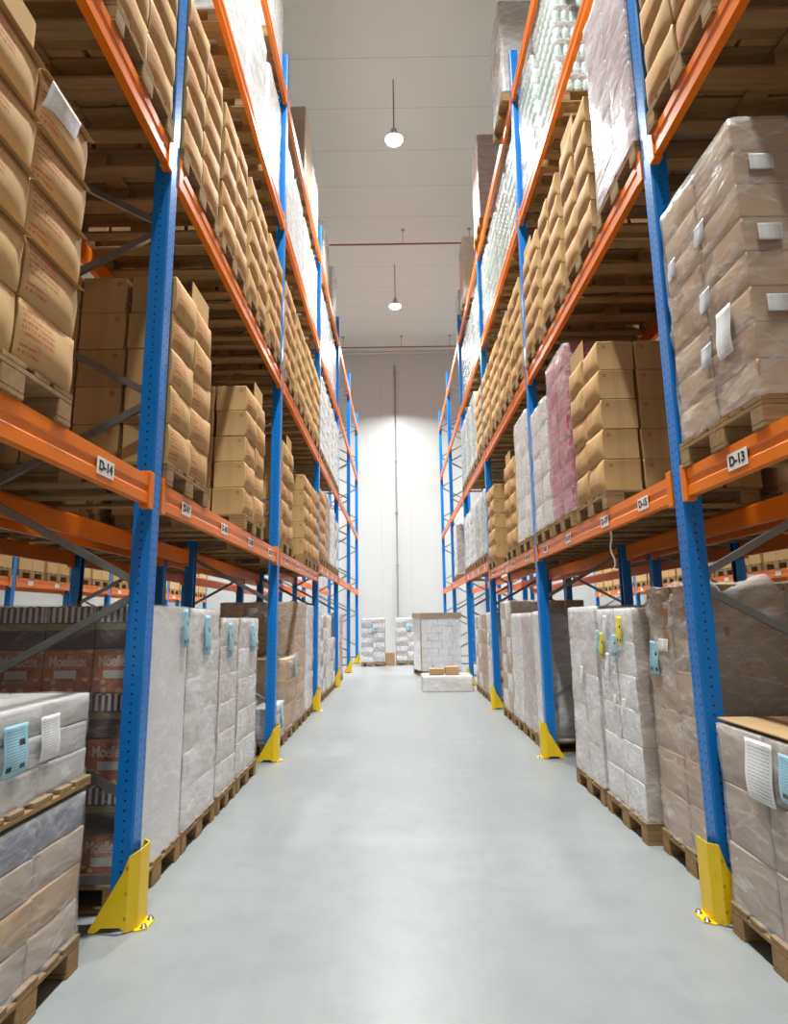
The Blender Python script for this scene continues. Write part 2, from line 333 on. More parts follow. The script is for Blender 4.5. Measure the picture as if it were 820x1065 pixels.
pendant(10.7, 'hanging high bay lamp, the nearer and higher of the two lit over the aisle')
pendant(17.3, 'hanging high bay lamp nearer the end wall, lower of the two lit')
def light(x, y, e, z=LAMPZ - 0.10, size=0.44, col=(.955, 1, .985), spread=114):
    d = bpy.data.lights.new('lamp_or_fill_light', 'AREA'); d.shape = 'DISK'; d.size = size; d.energy = e; d.color = col; d.spread = math.radians(spread)
    o = bpy.data.objects.new('lamp_or_fill_light', d); C.objects.link(o); o.location = (x, y, z)
E_A, E_S = 255, 140
light(LAMPX, -2.5, 225, 12.2); light(LAMPX, 4.1, 400, 12.2)
for y in (10.7, 17.3): light(LAMPX, y, E_A)
for x in (-5.4, 5.65):
    for y in (4.1, 10.7, 17.3): light(x, y, E_S, spread=105)
light(LAMPX, 20.3, 350, spread=140)  # added fill with no fixture, brightens the end wall and far floor
for x in (-5.4, 5.65): light(x, 21.5, 260, spread=100)

# ------------------------------------------------------------------ racking
def post_mesh(h):
    def mk():
        o = [(0, -.05), (0, .05), (-.012, .056), (-.105, .056), (-.105, .030), (-.099, .030), (-.099, .050), (-.014, .050), (-.006, .045), (-.006, -.045), (-.014, -.050), (-.099, -.050), (-.099, -.030), (-.105, -.030), (-.105, -.056), (-.012, -.056)]
        return MB().prism(o, 0.008, h, 'z').mesh('post', M['post'])
    return cached(('post', h), mk)
def brace_mesh(dx, dz):
    return cached(('br', round(dx, 3), round(dz, 3)), lambda: MB().bar((0, 0, 0), (dx, 0, dz), 0.042, 0.026).mesh('brace', M['zinc']))
def frame(x, rz, y, h, label, group):
    """x is the face towards its aisle; local +X points at that aisle"""
    t = thing('rack_upright_frame', label, 'rack frame', (x, y, 0), rz, group)
    for px, r in ((0, 0), (-DEPTH, PI)):
        obj('post', post_mesh(h), t, (px, 0, 0), r)
        obj('foot_plate', cached('fp', lambda: MB().box(-.13, .012, -.068, .068, 0, .008).mesh('foot_plate', M['zinc'])), t, (px, 0, 0), r)
    z, k = 0.60, 0
    a, b = -0.06, -DEPTH + 0.06
    obj('strut', cached('strut', lambda: MB().bar((a, 0, 0), (b, 0, 0), 0.042, .026).mesh('strut', M['zinc'])), t, (0, 0, 0.22))
    while z + 0.575 < h:
        s = (a, b) if k % 2 == 0 else (b, a)
        obj('brace', brace_mesh(s[1] - s[0], 0.535), t, (s[0], 0, z + 0.02)); z += 0.575; k += 1
    return t
BEAM_L = PITCH - 0.12
def beam_mesh():
    def mk():
        p = [(0, 0), (0, .055), (-.006, .062), (-.006, .098), (0, .105), (0, BH), (-.038, BH), (-.048, BH - .02), (-.048, 0)]
        return MB().prism(p, -BEAM_L / 2 + .004, BEAM_L / 2 - .004, 'y').mesh('beam_section', M['orange'])
    return cached('beam', mk)
def text_mesh(cu, mat):
    o = bpy.data.objects.new('t', cu); C.objects.link(o); dg = bpy.context.evaluated_depsgraph_get()
    me = bpy.data.meshes.new_from_object(o.evaluated_get(dg)); bpy.data.objects.remove(o); me.materials.clear(); me.materials.append(M[mat]); return me
def sign_text(s):
    def mk():
        cu = bpy.data.curves.new('lettering', 'FONT'); cu.body = s; cu.size = 0.066; cu.align_x = 'CENTER'; cu.align_y = 'CENTER'; cu.extrude = .0006; cu.offset = 0.0026; return text_mesh(cu, 'ink')
    return cached(('txt', s), mk)
def beam(x, rz, y, z, label, group, signs=()):
    t = thing('rack_beam', label, 'rack beam', (x, y, z), rz, group)
    obj('beam_section', beam_mesh(), t)
    for s in (-1, 1):
        obj('connector', cached('con', lambda: MB().box(-.05, .008, -.032, .032, -.025, BH + .03, .004).mesh('connector', M['orange'])), t, (0, s * (BEAM_L / 2 - .034), 0))
    for yo, s in signs:
        g = obj('location_sign', cached('sign', lambda: MB().box(0.001, .004, -.085, .085, -.042, .042).mesh('location_sign', M['sign'])), t, (0, yo, .075))
        if s:
            o = obj('lettering', sign_text(s), g, (.005, 0, 0)); o.rotation_euler = (PI / 2, 0, PI / 2)
    return t

def guard(side, k):
    x = 1.365 if side == 'L' else 1.604
    sg = -1 if side == 'L' else 1
    t = thing('post_guard', f'yellow steel guard at the foot of the {ORD[k]} blue post, {SN[side]} side', 'post guard', (sg * x, post_y(k) , 0), 0 if side == 'L' else PI, 'yellow post guards')
    def mk():
        th = .006
        pts = [(-.235, -.098, .02, .005), (-.20, -.098, .075, .005), (-.17, -.098, .125, .028), (-.075, -.098, .285, .028), (-.045, -.098, .365, .005), (.0, -.06, .385, .005), (.0, .06, .385, .005), (-.045, .098, .385, .005), (-.075, .098, .285, .028), (-.17, .098, .125, .028), (-.20, .098, .075, .005), (-.235, .098, .02, .005)]
        b = MB(); n = len(pts)
        inn = []
        for (px, py, zt, zb) in pts:
            inn.append((px - th if abs(py) < .09 else px, py * (1 - th / max(abs(py), .05)), zt, zb))
        vs = [(p[0], p[1], p[3]) for p in pts] + [(p[0], p[1], p[2]) for p in pts] + [(p[0], p[1], p[3]) for p in inn] + [(p[0], p[1], p[2]) for p in inn]
        fs = []
        for i in range(n - 1):
            fs += [(i, i + 1, n + i + 1, n + i), (2 * n + i + 1, 2 * n + i, 3 * n + i, 3 * n + i + 1), (n + i, n + i + 1, 3 * n + i + 1, 3 * n + i), (i + 1, i, 2 * n + i, 2 * n + i + 1)]
        fs += [(0, n, 3 * n, 2 * n), (n - 1, 2 * n - 1 + 2 * n - n + n - n, 4 * n - 1, 3 * n - 1)] if False else [(0, n, 3 * n, 2 * n), (n - 1, 3 * n - 1, 4 * n - 1, 2 * n - 1)]
        b.add(vs, fs); return b.mesh('guard_shell', M['yellow'])
    obj('guard_shell', cached('guard', mk), t)
    obj('foot_flange', cached('gff', lambda: MB().prism([(-.01, -.08), (.0, -.08), (.05, -.055), (.05, .055), (.0, .08), (-.01, .08)], 0.0, .008, 'z').mesh('foot_flange', M['yellow'])), t)
    for y in (-.045, .045): obj('bolt', cached('gb', lambda: MB().lathe([(0, .022), (.013, .022), (.013, .008), (.02, .008), (.02, 0.006)], 8).mesh('bolt', M['steel'])), t, (.027, y, 0))
    for z in (.07, .19, .31):
        for sy in (-1, 1): obj('rivet', cached('rv', lambda: MB().lathe([(0, .003), (.006, .003), (.006, -.003)], 8).mesh('rivet', M['ink'])), t, (-.052, sy * .0985, z)).rotation_euler = (PI / 2 * sy, 0, 0)

sno = {'L': 14, 'R': 13}
for side in 'LR':
    sg = -1 if side == 'L' else 1; xf = XL if side == 'L' else XR; rz = 0 if side == 'L' else PI
    for k in range(0, 7):
        if k == 0: continue
        frame(sg * xf, rz, post_y(k), 9.3, f'{ORD[k]} blue upright frame along the {SN[side]} side of the aisle', 'blue upright frames beside the aisle')
        guard(side, k)
    for b in range(0, 6):
        where = 'before the first post' if b == 0 else f'between {ORD[b]} and {ORD[b+1]} posts'
        yc = post_y(b) + PITCH / 2
        for lv in range(1, 5):
            z = beam_z(b, lv); signs = []
            if lv == 1 and b <= 3:
                for s in range(1, 5):
                    n = sno[side] + 2 * ((b * 4 + s) - 4)
                    a, c = slot(b, s); yo = ((a + c) / 2 - (.14 if b == 0 or (b, s) == (1, 2) and side == 'R' else 0) - yc) * (1 if side == 'L' else -1)
                    if n < 1 or (b == 0 and s < 4): continue
                    signs.append((yo, f'D-{n}' if b < 3 else ''))
            if b or lv <= 2:
                beam(sg * xf, rz, yc, z, f'orange aisle-side beam, {SN[side]} rack {ORD[lv]} level, {where}', 'orange aisle-side beams', signs)
                beam(sg * (xf + DEPTH), rz + PI, yc, z, f'orange inner beam, {SN[side]} rack {ORD[lv]} level, {where}', 'orange inner beams')
    # the row standing back to back, and the row across the next aisle
    xb = xf + DEPTH + 0.25
    for k in range(1, 6):
        frame(sg * (xb + DEPTH), rz + PI, post_y(k), 6.4, f'{ORD[k]} blue upright frame in the row backing onto the {SN[side]} rack', 'blue frames in the rows behind')
    for b in range(0, 5):
        for lv in (1, 2):
            yc = post_y(b) + PITCH / 2
            where = 'before its first post' if b == 0 else f'after its {ORD[b]} post'
            beam(sg * xb, rz, yc, LV[lv], f'orange inner beam of row behind {SN[side]} rack, {ORD[lv]} level, {where}', 'orange beams in the rows behind')
            if lv == 1: beam(sg * (xb + DEPTH), rz + PI, yc, LV[lv], f'orange outer beam of row behind {SN[side]} rack, {ORD[lv]} level, {where}', 'orange beams in the rows behind')
    xo = xb + DEPTH + 3.05
    for k in range(2, 7):
        frame(sg * xo, rz, post_y(k), 6.4, f'{ORD[k-1]} blue upright frame across the next aisle, {SN[side]} of picture', 'blue frames across the next aisles')
    for b in range(1, 6):
        yc = post_y(b) + PITCH / 2; signs = [(((slot(b, s)[0] + .4) - yc), '') for s in (1, 2, 3, 4)]
        beam(sg * xo, rz, yc, 2.2275, f'orange front beam across the next aisle, {SN[side]} of picture, number {ORD[b]}', 'orange beams across the next aisles', signs)
        beam(sg * (xo + DEPTH), rz + PI, yc, 2.2275, f'orange rear beam across the next aisle, {SN[side]} of picture, number {ORD[b]}', 'orange beams across the next aisles')

# ------------------------------------------------------------------ pallets
def pallet_parts():
    def deck():
        b = MB()
        for y, w in ((-.3275, .145), (-.18, .1), (0, .145), (.18, .1), (.3275, .145)): b.box(-1.2, 0, y - w / 2, y + w / 2, .122, .144, .003)
        for x in (-.0725, -.6, -1.1275): b.box(x - .0725, x + .0725, -.4, .4, .100, .122, .003)
        return b.mesh('deck', M['wood'])
    def block(w): return lambda: MB().box(-.0725, .0725, -w / 2, w / 2, .022, .100, .004).mesh('block', M['wood'])
    def run(w): return lambda: MB().box(-1.2, 0, -w / 2, w / 2, 0, .022, .003).mesh('runner', M['wood'])
    return cached('deck', deck), cached('blk1', block(.1)), cached('blk2', block(.145)), cached('run1', run(.1)), cached('run2', run(.145))
def pallet_whole():
    def mk():
        b = MB()
        for y, w in ((-.3275, .145), (-.18, .1), (0, .145), (.18, .1), (.3275, .145)): b.box(-1.2, 0, y - w / 2, y + w / 2, .122, .144)
        for x in (-.0725, -.6, -1.1275):
            b.box(x - .0725, x + .0725, -.4, .4, .100, .122)
            for y, w in ((-.35, .1), (0, .145), (.35, .1)): b.box(x - .0725, x + .0725, y - w / 2, y + w / 2, .022, .100)
        for y, w in ((-.35, .1), (0, .145), (.35, .1)): b.box(-1.2, 0, y - w / 2, y + w / 2, 0, .022)
        return b.mesh('wooden_pallet', M['wood'])
    return cached('pw', mk)
def pallet(x, y, z, rz, label, detail, group='wooden pallets under the loads', wy=1.0):
    if not detail:
        o = tag(obj('wooden_pallet', pallet_whole(), None, (x, y, z), rz), label, 'pallet', group); o.scale.y = wy; return o
    t = thing('wooden_pallet', label, 'pallet', (x, y, z), rz, group); t.scale.y = wy; d, b1, b2, r1, r2 = pallet_parts()
    obj('deck', d, t)
    for yy in (-.35, 0, .35):
        for xx in (-.0725, -.6, -1.1275): obj('block', b2 if yy == 0 else b1, t, (xx, yy, 0))
        obj('runner', r2 if yy == 0 else r1, t, (0, yy, 0))
    return t

# ------------------------------------------------------------------ cartons
def carton_mesh(w, d, h, mat, seed, bulge=0.026):
    """local: bottom centre at origin, front at +X; the front sags outward"""
    def mk():
        bm = bmesh.new(); bmesh.ops.create_cube(bm, size=1)
        bmesh.ops.subdivide_edges(bm, edges=bm.edges[:], cuts=5, use_grid_fill=True)
        rr = random.Random(seed * 77 + 5); pk = rr.uniform(.22, .40); tilt = rr.uniform(-.008, .008); off = Vector((seed * 3.1, 0, 0))
        hw, hd, hh = w / 2 - .003, d / 2 - .003, h - .003
        for v in bm.verts:
            u, vv, zz = v.co.x * 2, v.co.y * 2, v.co.z + .5
            x, y, z = u * hd, vv * hw, zz * hh
            prof = max(0, math.sin(PI * min(1, zz / (2 * pk)) if zz < pk else PI / 2 * (1 + (zz - pk) / (1 - pk)))) * (1 - abs(vv) ** 3 * .75)
            k = max(0, u) ** 4
            x += k * (bulge * (prof - .12 * max(0, zz - .7) / .3) + .006 * noise.noise(Vector((0, y * 7, z * 8)) + off) - .006 * (1 - zz) + tilt * vv)
            if abs(vv) > .99 and 0 < zz < 1: y -= math.copysign(.003 * math.sin(PI * zz), vv)
            v.co = (x, y, z)
        bmesh.ops.bevel(bm, geom=[e for e in bm.edges if len(e.link_faces) == 2 and e.calc_face_angle(0) > 1.0], offset=.005, segments=1, affect='EDGES')
        me = bpy.data.meshes.new('carton'); bm.to_mesh(me); bm.free()
        for p in me.polygons: p.use_smooth = True
        me.set_sharp_from_angle(angle=0.7); me.materials.append(mat); return me
    return cached(('ct', w, d, h, mat.name, seed, bulge), mk)
def simple_carton(w, d, h, mat):
    return cached(('sc', w, d, h, mat.name), lambda: MB().box(-d / 2 + .003, d / 2 - .003, -w / 2 + .003, w / 2 - .003, 0, h - .003, .007).mesh('carton', mat))
NCART = [0]; REST = []        # (mesh, matrix) of the cartons past the first three hundred
CMAX = 295
def put_carton(me, x, y, z, rz, label):
    if NCART[0] >= CMAX or label is None:
        REST.append((me, Matrix.Translation((x, y, z)) @ Matrix.Rotation(rz, 4, 'Z'))); return None
    NCART[0] += 1
    return tag(obj('cardboard_carton', me, None, (x, y, z), rz), label, 'cardboard box', 'brown cartons stacked on the shelves')
def flap_mesh(kind):
    if kind == 'up': return cached('flapu', lambda: MB().prism([(0, -.19), (.004, -.19), (.004, .17), (0, .19)], 0, .20, 'z').mesh('flap', M['flap']))
    return cached('flapo', lambda: MB().add_flap() if False else MB().prism([(.0, -.004), (.034, -.017), (.035, -.014), (.0, .0)], -.19, .19, 'y').mesh('flap', M['flap']))
def where(side, lv, b, s, rest='rack'):
    p = f'{ORD[s]} before first post' if b == 0 else f'{ORD[s]} after {ORD[b]} post'
    return p, f'{SN[side]} {SH[lv]}'
CH = 0.25
def carton_stack(side, lv, b, s, layers=5, sidecols=0, y=None, flaps=(), lips=False, ind=True, xoff=0.0):
    sg = -1 if side == 'L' else 1; rz = 0 if side == 'L' else PI
    y0, y1 = y or slot(b, s); yc = (y0 + y1) / 2; xf = FL[side] + xoff
    z0 = beam_z(b, lv) + BH + .001; p, q = where(side, lv, b, s)
    pallet(sg * xf, yc, z0, rz, f'pallet under brown carton stack, {p}, {q}', b <= 1)
    zb = z0 + .146
    for k in range(layers):
        for c, nm in ((-1, 'near'), (1, 'far')):
            jx, jy = R.uniform(-.008, .008), R.uniform(-.002, .002)
            me = carton_mesh(.384, .30, CH, M['carton'], R.randrange(7))
            lab = f'brown carton, front {nm} column, {UP[k]} up, in stack {p}, {q}' if ind else None
            o = put_carton(me, sg * (xf + .16 + jx), yc + c * .193 + jy, zb + k * CH, rz, lab)
            if o and (k, c) in flaps: obj('flap', flap_mesh('up'), o, (.115, 0, CH - .006))
            if o and lips and k == 4 and c == 1:
                q_ = obj('leaflet', sheet_mesh(.22, .12, 'white'), o, (.150, -.06, .09)); q_.rotation_euler = (0, .35, 0)
            if o and lips and k > 0: obj('flap', flap_mesh('out'), o, (.141, 0, CH - .003))
        for j in range(3):
            inside = j >= sidecols
            me = carton_mesh(.384, .30, CH, M['carton'], R.randrange(7), .004)
            put_carton(me, sg * (xf + .476 + j * .31), yc - .193 + R.uniform(-.001, .001), zb + k * CH, rz, None if inside or not ind else f'brown carton, side column {ORD[j+1]}, {UP[k]} up, in stack {p}, {q}')
            put_carton(simple_carton(.384, .30, CH, M['carton']), sg * (xf + .476 + j * .31), yc + .193, zb + k * CH, rz, None)

# ------------------------------------------------------------------ film-wrapped loads
def film_mesh(w, d, h, seed, mat, amp=1.0, skirt=0.02, messy=0.0):
    """shell round a load: front plane at X=0, depth towards -X"""
    r = .035; per = []
    for cx, cy, a0 in ((-r, w / 2 - r, 0), (-d + r, w / 2 - r, 90), (-d + r, -w / 2 + r, 180), (-r, -w / 2 + r, 270)):
        for k in range(4):
            a = math.radians(a0 + k * 30); per.append((cx + r * math.cos(a), cy + r * math.sin(a), math.cos(a), math.sin(a)))
    pts = []
    n0 = len(per)
    for i in range(n0):
        a, b = per[i], per[(i + 1) % n0]; L = math.hypot(b[0] - a[0], b[1] - a[1]); m = max(1, int(L / .055))
        for j in range(m):
            f = j / m; nx, ny = a[2] * (1 - f) + b[2] * f, a[3] * (1 - f) + b[3] * f
            pts.append((a[0] + (b[0] - a[0]) * f, a[1] + (b[1] - a[1]) * f, nx, ny))
    n = len(pts); m = max(6, int(h / .05)); B = MB(); vs = []; o = Vector((seed * 5.3, seed * 1.7, 0))
    for i in range(m + 1):
        z = h * i / m; t = i / m
        for x, y, nx, ny in pts:
            q = Vector((x * 3 + y * 2.2, y * 3 - x * 2, z * 4.5)) + o
            e = .010 * noise.noise(q) + .007 * math.sin((x + y) * 23 + z * 16 + 5 * noise.noise(q * .6)) * max(0, noise.noise(q * .5 + Vector((9, 0, 0)))) * 2
            e *= amp; e += skirt * max(0, .12 - t) / .12 * (.25 + .4 * abs(noise.noise(q * 1.7)))
            e += messy * t ** 6 * .05 * noise.noise(q * 2.2)
            vs.append((x + nx * (.012 + e), y + ny * (.012 + e), z + (messy * .07 * noise.noise(q * 1.3 + Vector((0, 4, 0))) if i == m else 0)))
    for k, ins in ((1, .05), (2, .22)):
        for x, y, nx, ny in pts:
            vs.append((max(-d + ins, min(-ins, x)), max(-w / 2 + ins, min(w / 2 - ins, y)), h + .010 + .006 * noise.noise(Vector((x * 6, y * 6, k)) + o)))
    for i in range(m + 2):
        B.f += [(i * n + k, i * n + (k + 1) % n, (i + 1) * n + (k + 1) % n, (i + 1) * n + k) for k in range(n)]
    B.v = vs; B.s = [True] * len(B.f); return B.mesh('stretch_film', mat, False)
def sheet_mesh(w, h, key, curl=0.007):
    def mk():
        B = MB(); n = 10; cl = curl * min(1, h / .25)
        vs = [(cl * math.sin(PI * 1.6 * i / n) + j * 0, (j - .5) * w, h * i / n) for i in range(n + 1) for j in (0, 1)]
        vs += [(x + .0015, y, z) for x, y, z in vs]; k = 2 * n + 2
        fs = [(2 * i, 2 * i + 1, 2 * i + 3, 2 * i + 2) for i in range(n)] + [(k + 2 * i + 2, k + 2 * i + 3, k + 2 * i + 1, k + 2 * i) for i in range(n)]
        fs += [(2 * i + 1, k + 2 * i + 1, k + 2 * i + 3, 2 * i + 3) for i in range(n)] + [(2 * i + 2, k + 2 * i + 2, k + 2 * i, 2 * i) for i in range(n)]
        fs += [(0, k, k + 1, 1), (2 * n, 2 * n + 1, k + 2 * n + 1, k + 2 * n)]
        B.add(vs, fs, True); return B.mesh('label_sheet', M[key])
    return cached(('sh', w, h, key), mk)
def bottle_layer(w, d, h, cap, body):
    def mk(mat, bodyp):
        B = MB(); st = .085
        ny, nx = int(w / st), int(d / st)
        for i in range(ny):
            for j in range(nx):
                if 0 < i < ny - 1 and 0 < j < nx - 1: continue
                cy, cx = -w / 2 + st * .5 + i * (w - st) / (ny - 1), -st * .5 - j * (d - st) / (nx - 1)
                B.lathe(bodyp, 8, cx, cy)
        return B.mesh('bottle_layer', mat)
    k = ('bl', w, d, h, cap, body)
    me = cached(k, lambda: mk(M[body], [(0, .002), (.036, .004), (.041, .02), (.041, h * .55), (.030, h * .75), (.016, h * .84), (.016, h * .86)]))
    mc = cached(k + ('c',), lambda: mk(M[cap], [(.021, h * .85), (.021, h * .97), (0, h * .975)]))
    return me, mc
def load(name, label, cat, x, y, z, rz, w, d, h, layers, cols, deep, mat, film='film', sheets=(), near=-1, seed=1, group=None, top=None, amp=1.0, messy=0.0, sidesheets=(), full=False, bulge=.006, bottles=None):
    """cartons (front columns plus the near side) inside a film shell; near is the local Y sign of the end that faces the camera"""
    t = thing(name, label, cat, (x, y, z), rz, group)
    lh = h / layers; cw = w / cols; cd = d / deep
    for k in range(layers):
        if bottles:
            me, mc = bottle_layer(round(w - .02, 3), round(d - .02, 3), round(lh, 3), bottles[0], bottles[1])
            o = obj('bottle_layer', me, t, (-.01, 0, k * lh)); obj('cap_layer', mc, o)
            obj('tray', cached(('tray', w, d), lambda: MB().box(-d + .01, -.01, -w / 2 + .01, w / 2 - .01, 0, .004).mesh('tray', M['white_card'])), t, (0, 0, k * lh - .004 if k else 0))
            continue
        for c in range(cols):
            for j in range(deep):
                edge = (near > 0 and c == cols - 1) or (near < 0 and c == 0)
                if not (j == 0 or edge or k == layers - 1 and full): continue
                mm = mat[k % len(mat)] if isinstance(mat, tuple) else mat[(k + c) % len(mat)] if isinstance(mat, list) else mat
                me = carton_mesh(round(cw, 3), round(cd, 3), round(lh, 3), mm, (k * 3 + c * 2 + seed) % 5, bulge) if j == 0 else simple_carton(round(cw, 3), round(cd, 3), round(lh, 3), mm)
                obj('carton', me, t, (-cd / 2 - j * cd, -w / 2 + cw * (c + .5), k * lh))
    if top: obj('top_sheet', cached(('tp', w, d, top), lambda: MB().box(-d, -.006, -w / 2 + .006, w / 2 - .006, 0, .010, .003).mesh('top_sheet', M[top])), t, (0, 0, h + .016))
    if film: obj('stretch_film', film_mesh(w, d, h - .002, seed, M[film], amp, messy=messy), t)
    for (u, zf, sw, sh, key) in sheets: obj('label_sheet', sheet_mesh(sw, sh, key), t, (.021, near * (.5 - u) * w, zf))
    for (u, zf, sw, sh, key) in sidesheets:
        o = obj('label_sheet', sheet_mesh(sw, sh, key, .003), t, (-u * d, near * (w / 2 + .030), zf)); o.rotation_euler = (0, 0, near * PI / 2)
    return t
SEED = [10]
def wrapped(side, lv, b, s, desc, h, layers, mat, y=None, cols=2, deep=4, film='film', xf=None, sheets=(), group='film-wrapped pallet loads', name='wrapped_pallet_load', detail=None, z0=None, pal=True, d=1.16, **kw):
    sg = -1 if side == 'L' else 1; rz = 0 if side == 'L' else PI
    y0, y1 = y or (slot(b, s) if lv else (slot(b, s)[0] + .045 - .02 * s, slot(b, s)[1] + .045 - .02 * s)); yc = (y0 + y1) / 2; xf = xf or (FL[side] + (.07 if lv >= 3 else 0))
    z = z0 if z0 is not None else (0.0 if lv == 0 else beam_z(b, lv) + BH + .001)
    p, q = where(side, lv, b, s); SEED[0] += 1
    if pal: pallet(sg * xf, yc, z, rz, f'pallet under {kw.pop("pdesc", "wrapped load")}, {p}, {q}', (b <= 1 if detail is None else detail), wy=min(1, (y1 - y0) / .805))
    return load(name, f'{desc}, {p}, {q}', 'pallet load', sg * (xf + .015), yc, z + (.146 if pal else 0), rz, min(y1 - y0, .8) - .02, d, h, layers, cols, deep, mat, film, sheets, -1 if side == 'L' else 1, SEED[0], group, **kw)

W, K, T, BG, G = M['lined'], M['kraft'], M['tan'], M['lined_beige'], M['grey_card']
# ---- left, first shelf
carton_stack('L', 1, 0, 3, y=(1.68, 2.48), flaps=((4, -1), ), lips=True)
carton_stack('L', 1, 1, 1, sidecols=3, flaps=((4, 1),))
carton_stack('L', 1, 1, 3, y=(5.46, 6.26), sidecols=2, flaps=((4, 1),))
carton_stack('R', 1, 1, 2, y=(4.62, 5.42), sidecols=3, flaps=((4, 1),))
carton_stack('L', 2, 0, 4); carton_stack('R', 2, 0, 4)
for s in (1, 2, 3, 4): carton_stack('L', 2, 1, s)
for s in (2, 3, 4): carton_stack('R', 2, 1, s, flaps=((4, 1),) if s != 3 else ())
carton_stack('L', 1, 2, 1, sidecols=2, flaps=((4, 1),)); carton_stack('L', 1, 2, 3, sidecols=2)
carton_stack('R', 1, 2, 2, sidecols=1, flaps=((4, 1),)); carton_stack('R', 1, 2, 4, sidecols=2)
carton_stack('L', 1, 2, 4); carton_stack('L', 1, 3, 1)
for s in (1, 2, 3, 4): carton_stack('R', 2, 2, s, ind=s < 3); carton_stack('L', 2, 2, s, ind=s < 3)
carton_stack('R', 2, 3, 1, ind=False)
# ---- floor, left
# twin load before the first post
FP = 'flat magazine cartons'
wrapped('L', 0, 0, 4, 'lower film-wrapped load of brown cartons', .63, 4, (T, K, T, M['blueband']), y=(2.28, 3.10), xf=1.495, film='film_thin', cols=2, deep=3, pdesc='the two-tier load')
wrapped('L', 0, 0, 4, 'upper flat load of pale cartons with blue sheet', .385, 3, [M['paper']], y=(2.30, 3.09), xf=1.51, z0=.842, pal=False, film='film_thin', cols=2, deep=3, full=True,
        sheets=((.22, .14, .15, .19, 'blue'), (.53, .15, .14, .18, 'white')))
u = thing('wooden_deck', 'thin slatted wooden deck between the two tiers of the nearest left floor load', 'pallet', (-1.50, 2.70, .695))
obj('deck', pallet_parts()[0], u)
# dark printed load by the first post
def printed_load():
    y0, y1 = 3.61, 4.375; w = y1 - y0 - .02; xf = 1.49; d = 1.16
    pallet(-xf, (y0 + y1) / 2, 0, 0, 'wooden pallet under the printed carton load, first after first post, left floor', True)
    t = thing('wrapped_pallet_load', 'wrapped load of dark trays and orange printed cartons beside the first left post', 'pallet load', (-xf - .015, (y0 + y1) / 2, .146), 0, 'film-wrapped pallet loads')
    rh = .253; cw = w / 2; cd = d / 4
    cu = bpy.data.curves.new('lettering', 'FONT'); cu.body = 'Moelleux'; cu.size = .075; cu.space_character = .92; cu.align_x = 'CENTER'; cu.extrude = .0005; cu.offset = .0008; cu = text_mesh(cu, 'cream')
    for k in range(6):
        dark = k % 2 == 1
        for c in range(2):
            for j in range(4):
                if c and j: continue
                o = obj('tray' if dark else 'printed_carton', simple_carton(round(cw, 3), round(cd, 3), rh, M['stripes'] if dark else M['biscuit']), t, (-cd / 2 - j * cd, -w / 2 + cw * (c + .5), k * rh))
                if not dark and c == 0:
                    a = obj('lettering', cu, o, (-.0, -cw / 2 + .002, .155)); a.rotation_euler = (PI / 2, 0, 0); a.scale = (.86, 1.15, 1)
                    e = obj('barcode_label', cached('bcl', lambda: MB().box(-.065, .065, -.003, 0, 0, .045).mesh('barcode_label', M['barcode'])), o, (-.01, -cw / 2 + .003, .085))
    obj('film_haze_sheet', MB().box(.001, .005, -w / 2, w / 2, 0, 6 * rh - .004).mesh('film_haze_sheet', M['white_card']), t)  # added white sheet, stands in for the whitish film over the front
    obj('stretch_film', film_mesh(w, d, 6 * rh, 3, M['film_clear']), t)
    obj('label_sheet', sheet_mesh(.10, .26, 'blue'), t, (.03, .28, 1.24))
printed_load()
wrapped('L', 0, 1, 2, 'white film-wrapped load with blue sheet', 1.51, 6, [BG, W], y=(4.42, 5.17), xf=1.49, cols=2, deep=3, film='film_thick', sheets=((.5, 1.16, .13, .30, 'blue'),))
wrapped('L', 0, 1, 3, 'narrow pale wrapped load with blue sheet', 1.44, 6, [BG], y=(5.25, 5.80), xf=1.49, cols=1, deep=3, film='film', sheets=((.4, 1.10, .12, .30, 'blue'),))
wrapped('L', 0, 1, 4, 'bluish wrapped load with brown near edge', 1.44, 5, [BG, W], y=(5.87, 6.60), xf=1.49, cols=2, deep=3, film='film', sheets=((.6, 1.10, .14, .28, 'blue'),))
wrapped('L', 0, 2, 1, 'low white wrapped load of flat packs', .40, 3, [M['paper']], y=(7.32, 8.10), xf=1.47, cols=2, deep=3, film='film', full=True, sheets=((.75, .08, .14, .26, 'blue'),))
wrapped('L', 0, 2, 2, 'half-height brown carton load under loose film', .90, 3, [M['carton'], K], y=(8.22, 9.0), xf=1.47, cols=2, deep=3, film='film_thin', messy=2, sheets=((.85, .62, .14, .24, 'blue'),), full=True)
wrapped('L', 0, 2, 3, 'tall brown carton load with white labels', 1.68, 7, [M['carton'], K], y=(9.08, 9.88), xf=1.47, cols=2, deep=3, film='film', sidesheets=((.6, 1.48, .2, .12, 'white'), (.6, 1.24, .2, .12, 'white'), (.6, .98, .2, .12, 'white')))
wrapped('L', 0, 2, 4, 'tall white wrapped load', 1.66, 6, W, y=(9.95, 10.75), xf=1.47, film='film_thick')
wrapped('L', 0, 3, 1, 'white wrapped load with greenish tint', 1.70, 6, W, xf=1.47, film='film_thick')
wrapped('L', 0, 3, 2, 'brown and white wrapped load', 1.5, 6, [K, W], xf=1.47, film='film')
wrapped('L', 0, 3, 3, 'pale wrapped load with mixed cartons', 1.5, 6, [W, BG], xf=1.46, film='film')
wrapped('L', 0, 3, 4, 'low mixed wrapped load', 1.0, 4, [G, W], xf=1.46, film='film')
wrapped('L', 0, 4, 1, 'white wrapped load', 1.5, 6, W, xf=1.46, film='film_thick')
wrapped('L', 0, 4, 2, 'tall brown wrapped load', 1.55, 6, K, xf=1.46, film='film_thin')
